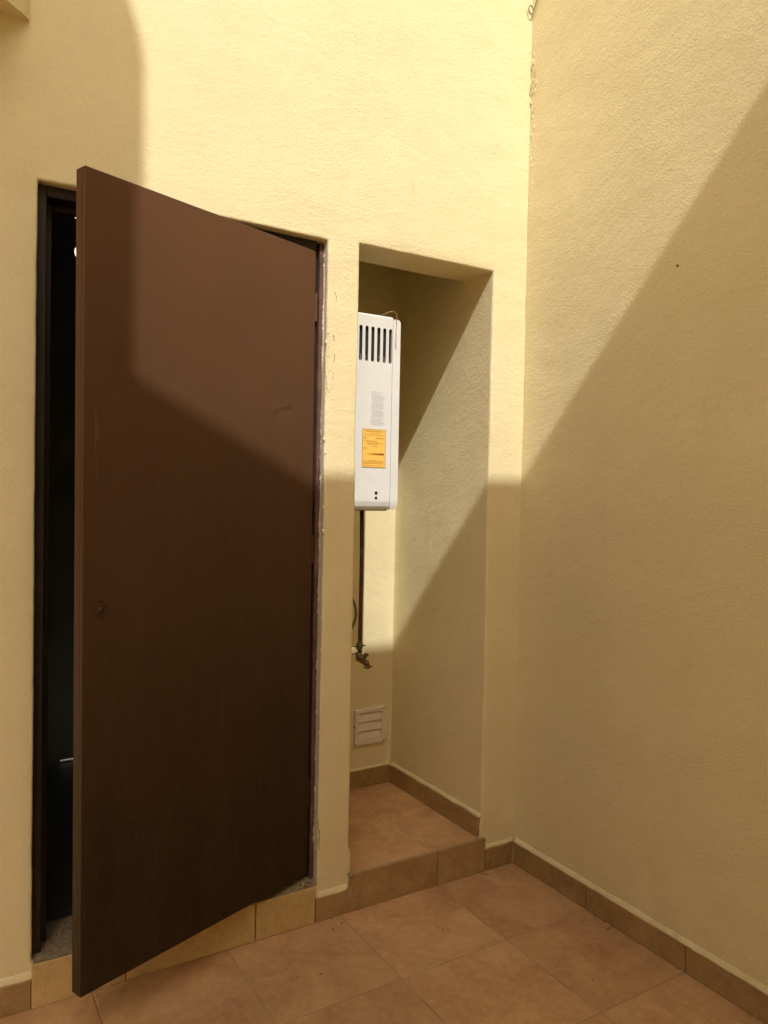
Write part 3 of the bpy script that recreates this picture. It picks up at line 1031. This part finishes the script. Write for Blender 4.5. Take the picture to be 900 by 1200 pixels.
# flue collar on top of the heater, in the shade above
bm = bmesh.new()
add_tube(bm, [(-.63, .27, HZ1 - .002), (-.63, .27, HZ1 + .05)], .045, 24)
keep(from_bm('flue_collar', bm, M['white'], None, True), heater)

# ------------------------------------------------------------------ pipe with shut-off valve below the heater
pipe = empty('gas_pipe', (-.549, .25, .80))
tag(pipe, 'dark copper pipe dropping from under the white water heater to a brass tap', 'pipe')
bm = bmesh.new()
pts = []
for i in range(15):
    t = i / 14
    z = 1.334 + (.805 - 1.334) * t
    pts.append((-.549 + .0016 * math.sin(t * 5.0) + .004 * t, .25, z))
add_tube(bm, pts, .0078, 12)
keep(from_bm('tube', bm, M['copper'], None, True), pipe)
bm = bmesh.new()
add_tube(bm, [(-.549, .25, .842), (-.549, .25, .836), (-.549, .25, .824), (-.549, .25, .818)], [.0105, .014, .014, .0105], 6)
add_tube(bm, [(-.575, .248, .830), (-.523, .252, .830)], .0028, 6)
keep(from_bm('compression_nut', bm, M['brass'], None), pipe)
valve_bm = bmesh.new()
add_tube(valve_bm, [(-.556, .25, .806), (-.552, .25, .795), (-.545, .248, .783), (-.532, .245, .772), (-.520, .243, .764), (-.514, .242, .754)], [.010, .0125, .013, .0115, .0085, .0075], 12)
add_tube(valve_bm, [(-.549, .249, .790), (-.543, .248, .782)], [.0165, .0165], 6)
add_tube(valve_bm, [(-.525, .244, .768), (-.519, .243, .762)], [.0125, .0125], 6)
add_tube(valve_bm, [(-.536, .243, .782), (-.526, .240, .797)], [.008, .007], 10)
valve = from_bm('valve_body', valve_bm, M['brass'], None, True); keep(valve, pipe)
bm = bmesh.new()
add_tube(bm, [(-.622, .252, .800), (-.59, .25, .801), (-.548, .249, .803)], .0022, 6)
keep(from_bm('lever', bm, M['brass'], None), pipe)
bm = bmesh.new()
add_tube(bm, [(-.535, .240, .751), (-.516, .240, .747), (-.500, .240, .752)], [.003, .005, .003], 8)
keep(from_bm('tap_handle', bm, M['brass'], None), pipe)
bm = bmesh.new()
add_tube(bm, [(-.532, .236, .800), (-.520, .236, .796)], [.006, .005], 8)
keep(from_bm('cap', bm, M['brass'], None), pipe)
# hose bowing out beside the pillar
bm = bmesh.new()
pts = []
for i in range(25):
    a = -1.15 + 2.3 * i / 24
    pts.append((-.700 + .106 * math.cos(a), .20, .962 + .095 * math.sin(a) * 1.0))
pts = [(-.716, .21, pts[0][2] - .03)] + pts + [(-.716, .21, pts[-1][2] + .02)]
add_tube(bm, pts, .0054, 8)
o = from_bm('hose', bm, M['hose'], None, True)
tag(o, 'short olive hose bowing out from behind the pillar beside the dark pipe', 'hose')

# ------------------------------------------------------------------ vent grille low on the back of the niche
gx0, gx1, gz0, gz1 = -.347, -.198, .310, .465
grille = empty('vent_grille', ((gx0 + gx1) / 2, NB, gz0))
tag(grille, 'small square white plastic vent grille low on the back wall of the niche', 'vent')
bm = bmesh.new()
w = .018
Y0 = NB - .013
add_box(bm, (gx0, Y0, gz0), (gx1, NB + .002, gz0 + w), .002, 1)
add_box(bm, (gx0, Y0, gz1 - w), (gx1, NB + .002, gz1), .002, 1)
add_box(bm, (gx0, Y0 + .0001, gz0 + w - .001), (gx0 + w, NB + .002, gz1 - w + .001), .0015, 1)
add_box(bm, (gx1 - w, Y0 + .0001, gz0 + w - .001), (gx1, NB + .002, gz1 - w + .001), .0015, 1)
keep(from_bm('grille_frame', bm, M['whiteplastic']), grille)
bm = bmesh.new(); add_box(bm, (gx0 + .01, NB - .0025, gz0 + .01), (gx1 - .01, NB + .001, gz1 - .01))
keep(from_bm('backing', bm, M['screw']), grille)
nl = 3
ph = (gz1 - gz0 - 2 * w) / nl
for i in range(nl):
    zt = gz1 - w - i * ph
    bm = bmesh.new()
    p = [(NB - .0035, zt - .0025), (Y0 + .0015, zt - ph + .0015), (Y0 + .0005, zt - ph + .0035), (NB - .0055, zt - .0012)]
    a = [bm.verts.new((gx0 + w - .001, y, z)) for y, z in p]; b = [bm.verts.new((gx1 - w + .001, y, z)) for y, z in p]
    for k in range(4):
        j = (k + 1) % 4
        bm.faces.new((a[k], a[j], b[j], b[k]))
    bm.faces.new(a[::-1]); bm.faces.new(b)
    keep(from_bm('louvre', bm, M['whiteplastic']), grille)
for x, z in ((gx1 - .005, gz1 - .005), (gx1 - .006, gz0 + .006), (gx0 + .006, gz0 + .005), (gx0 - .003, gz0 + .085)):
    bm = bmesh.new()
    add_tube(bm, [(x, NB - .0085, z), (x, Y0 - .0006, z)], .0032, 10)
    keep(from_bm('screw', bm, M['screw']), grille)

# ------------------------------------------------------------------ wire hook in the corner, top
bm = bmesh.new()
pts = [(.0, -.050, 3.262), (-.004, -.034, 3.236), (-.006, -.020, 3.205), (-.010, -.014, 3.180), (-.022, -.010, 3.178), (-.027, -.010, 3.196), (-.022, -.010, 3.212), (-.012, -.012, 3.208), (-.007, -.014, 3.196)]
q = []
for a, b in zip(pts, pts[1:]):
    for i in range(3):
        q.append(Vector(a).lerp(Vector(b), i / 3))
q.append(Vector(pts[-1]))
for _ in range(2):
    q = [q[0]] + [(q[i - 1] + q[i] * 2 + q[i + 1]) / 4 for i in range(1, len(q) - 1)] + [q[-1]]
add_tube(bm, q, .0022, 8)
o = from_bm('wire_hook', bm, M['oldwire'], None, True)
tag(o, 'little bent wire hook sticking out of the corner between the two yellow walls', 'hook')

# grit and crumbs swept against the skirting
rnd = random.Random(9)
bm = bmesh.new()
spots = [(-.030, -.50, 16, .035), (-.020, -.72, 5, .03), (-.80, -.07, 6, .06), (-.16, -.03, 7, .03), (-.95, -.16, 4, .10), (-.55, -.35, 4, .12), (-.25, -.60, 4, .15)]
for x, y, n_, sp_ in spots:
    for i in range(n_):
        c_ = (min(-.012, x + rnd.gauss(0, sp_ * .5)), min(-.014, y + rnd.gauss(0, sp_)), .002)
        res = bmesh.ops.create_icosphere(bm, subdivisions=1, radius=rnd.uniform(.0010, .0028), matrix=Matrix.Translation(c_))
        for v in res['verts']:
            v.co.x += (v.co.x - c_[0]) * rnd.uniform(0, 1.0)
o = from_bm('floor_grit', bm, M['crack'])
tag(o, 'scattered crumbs of grit lying on the floor tiles by the skirting', kind='stuff')
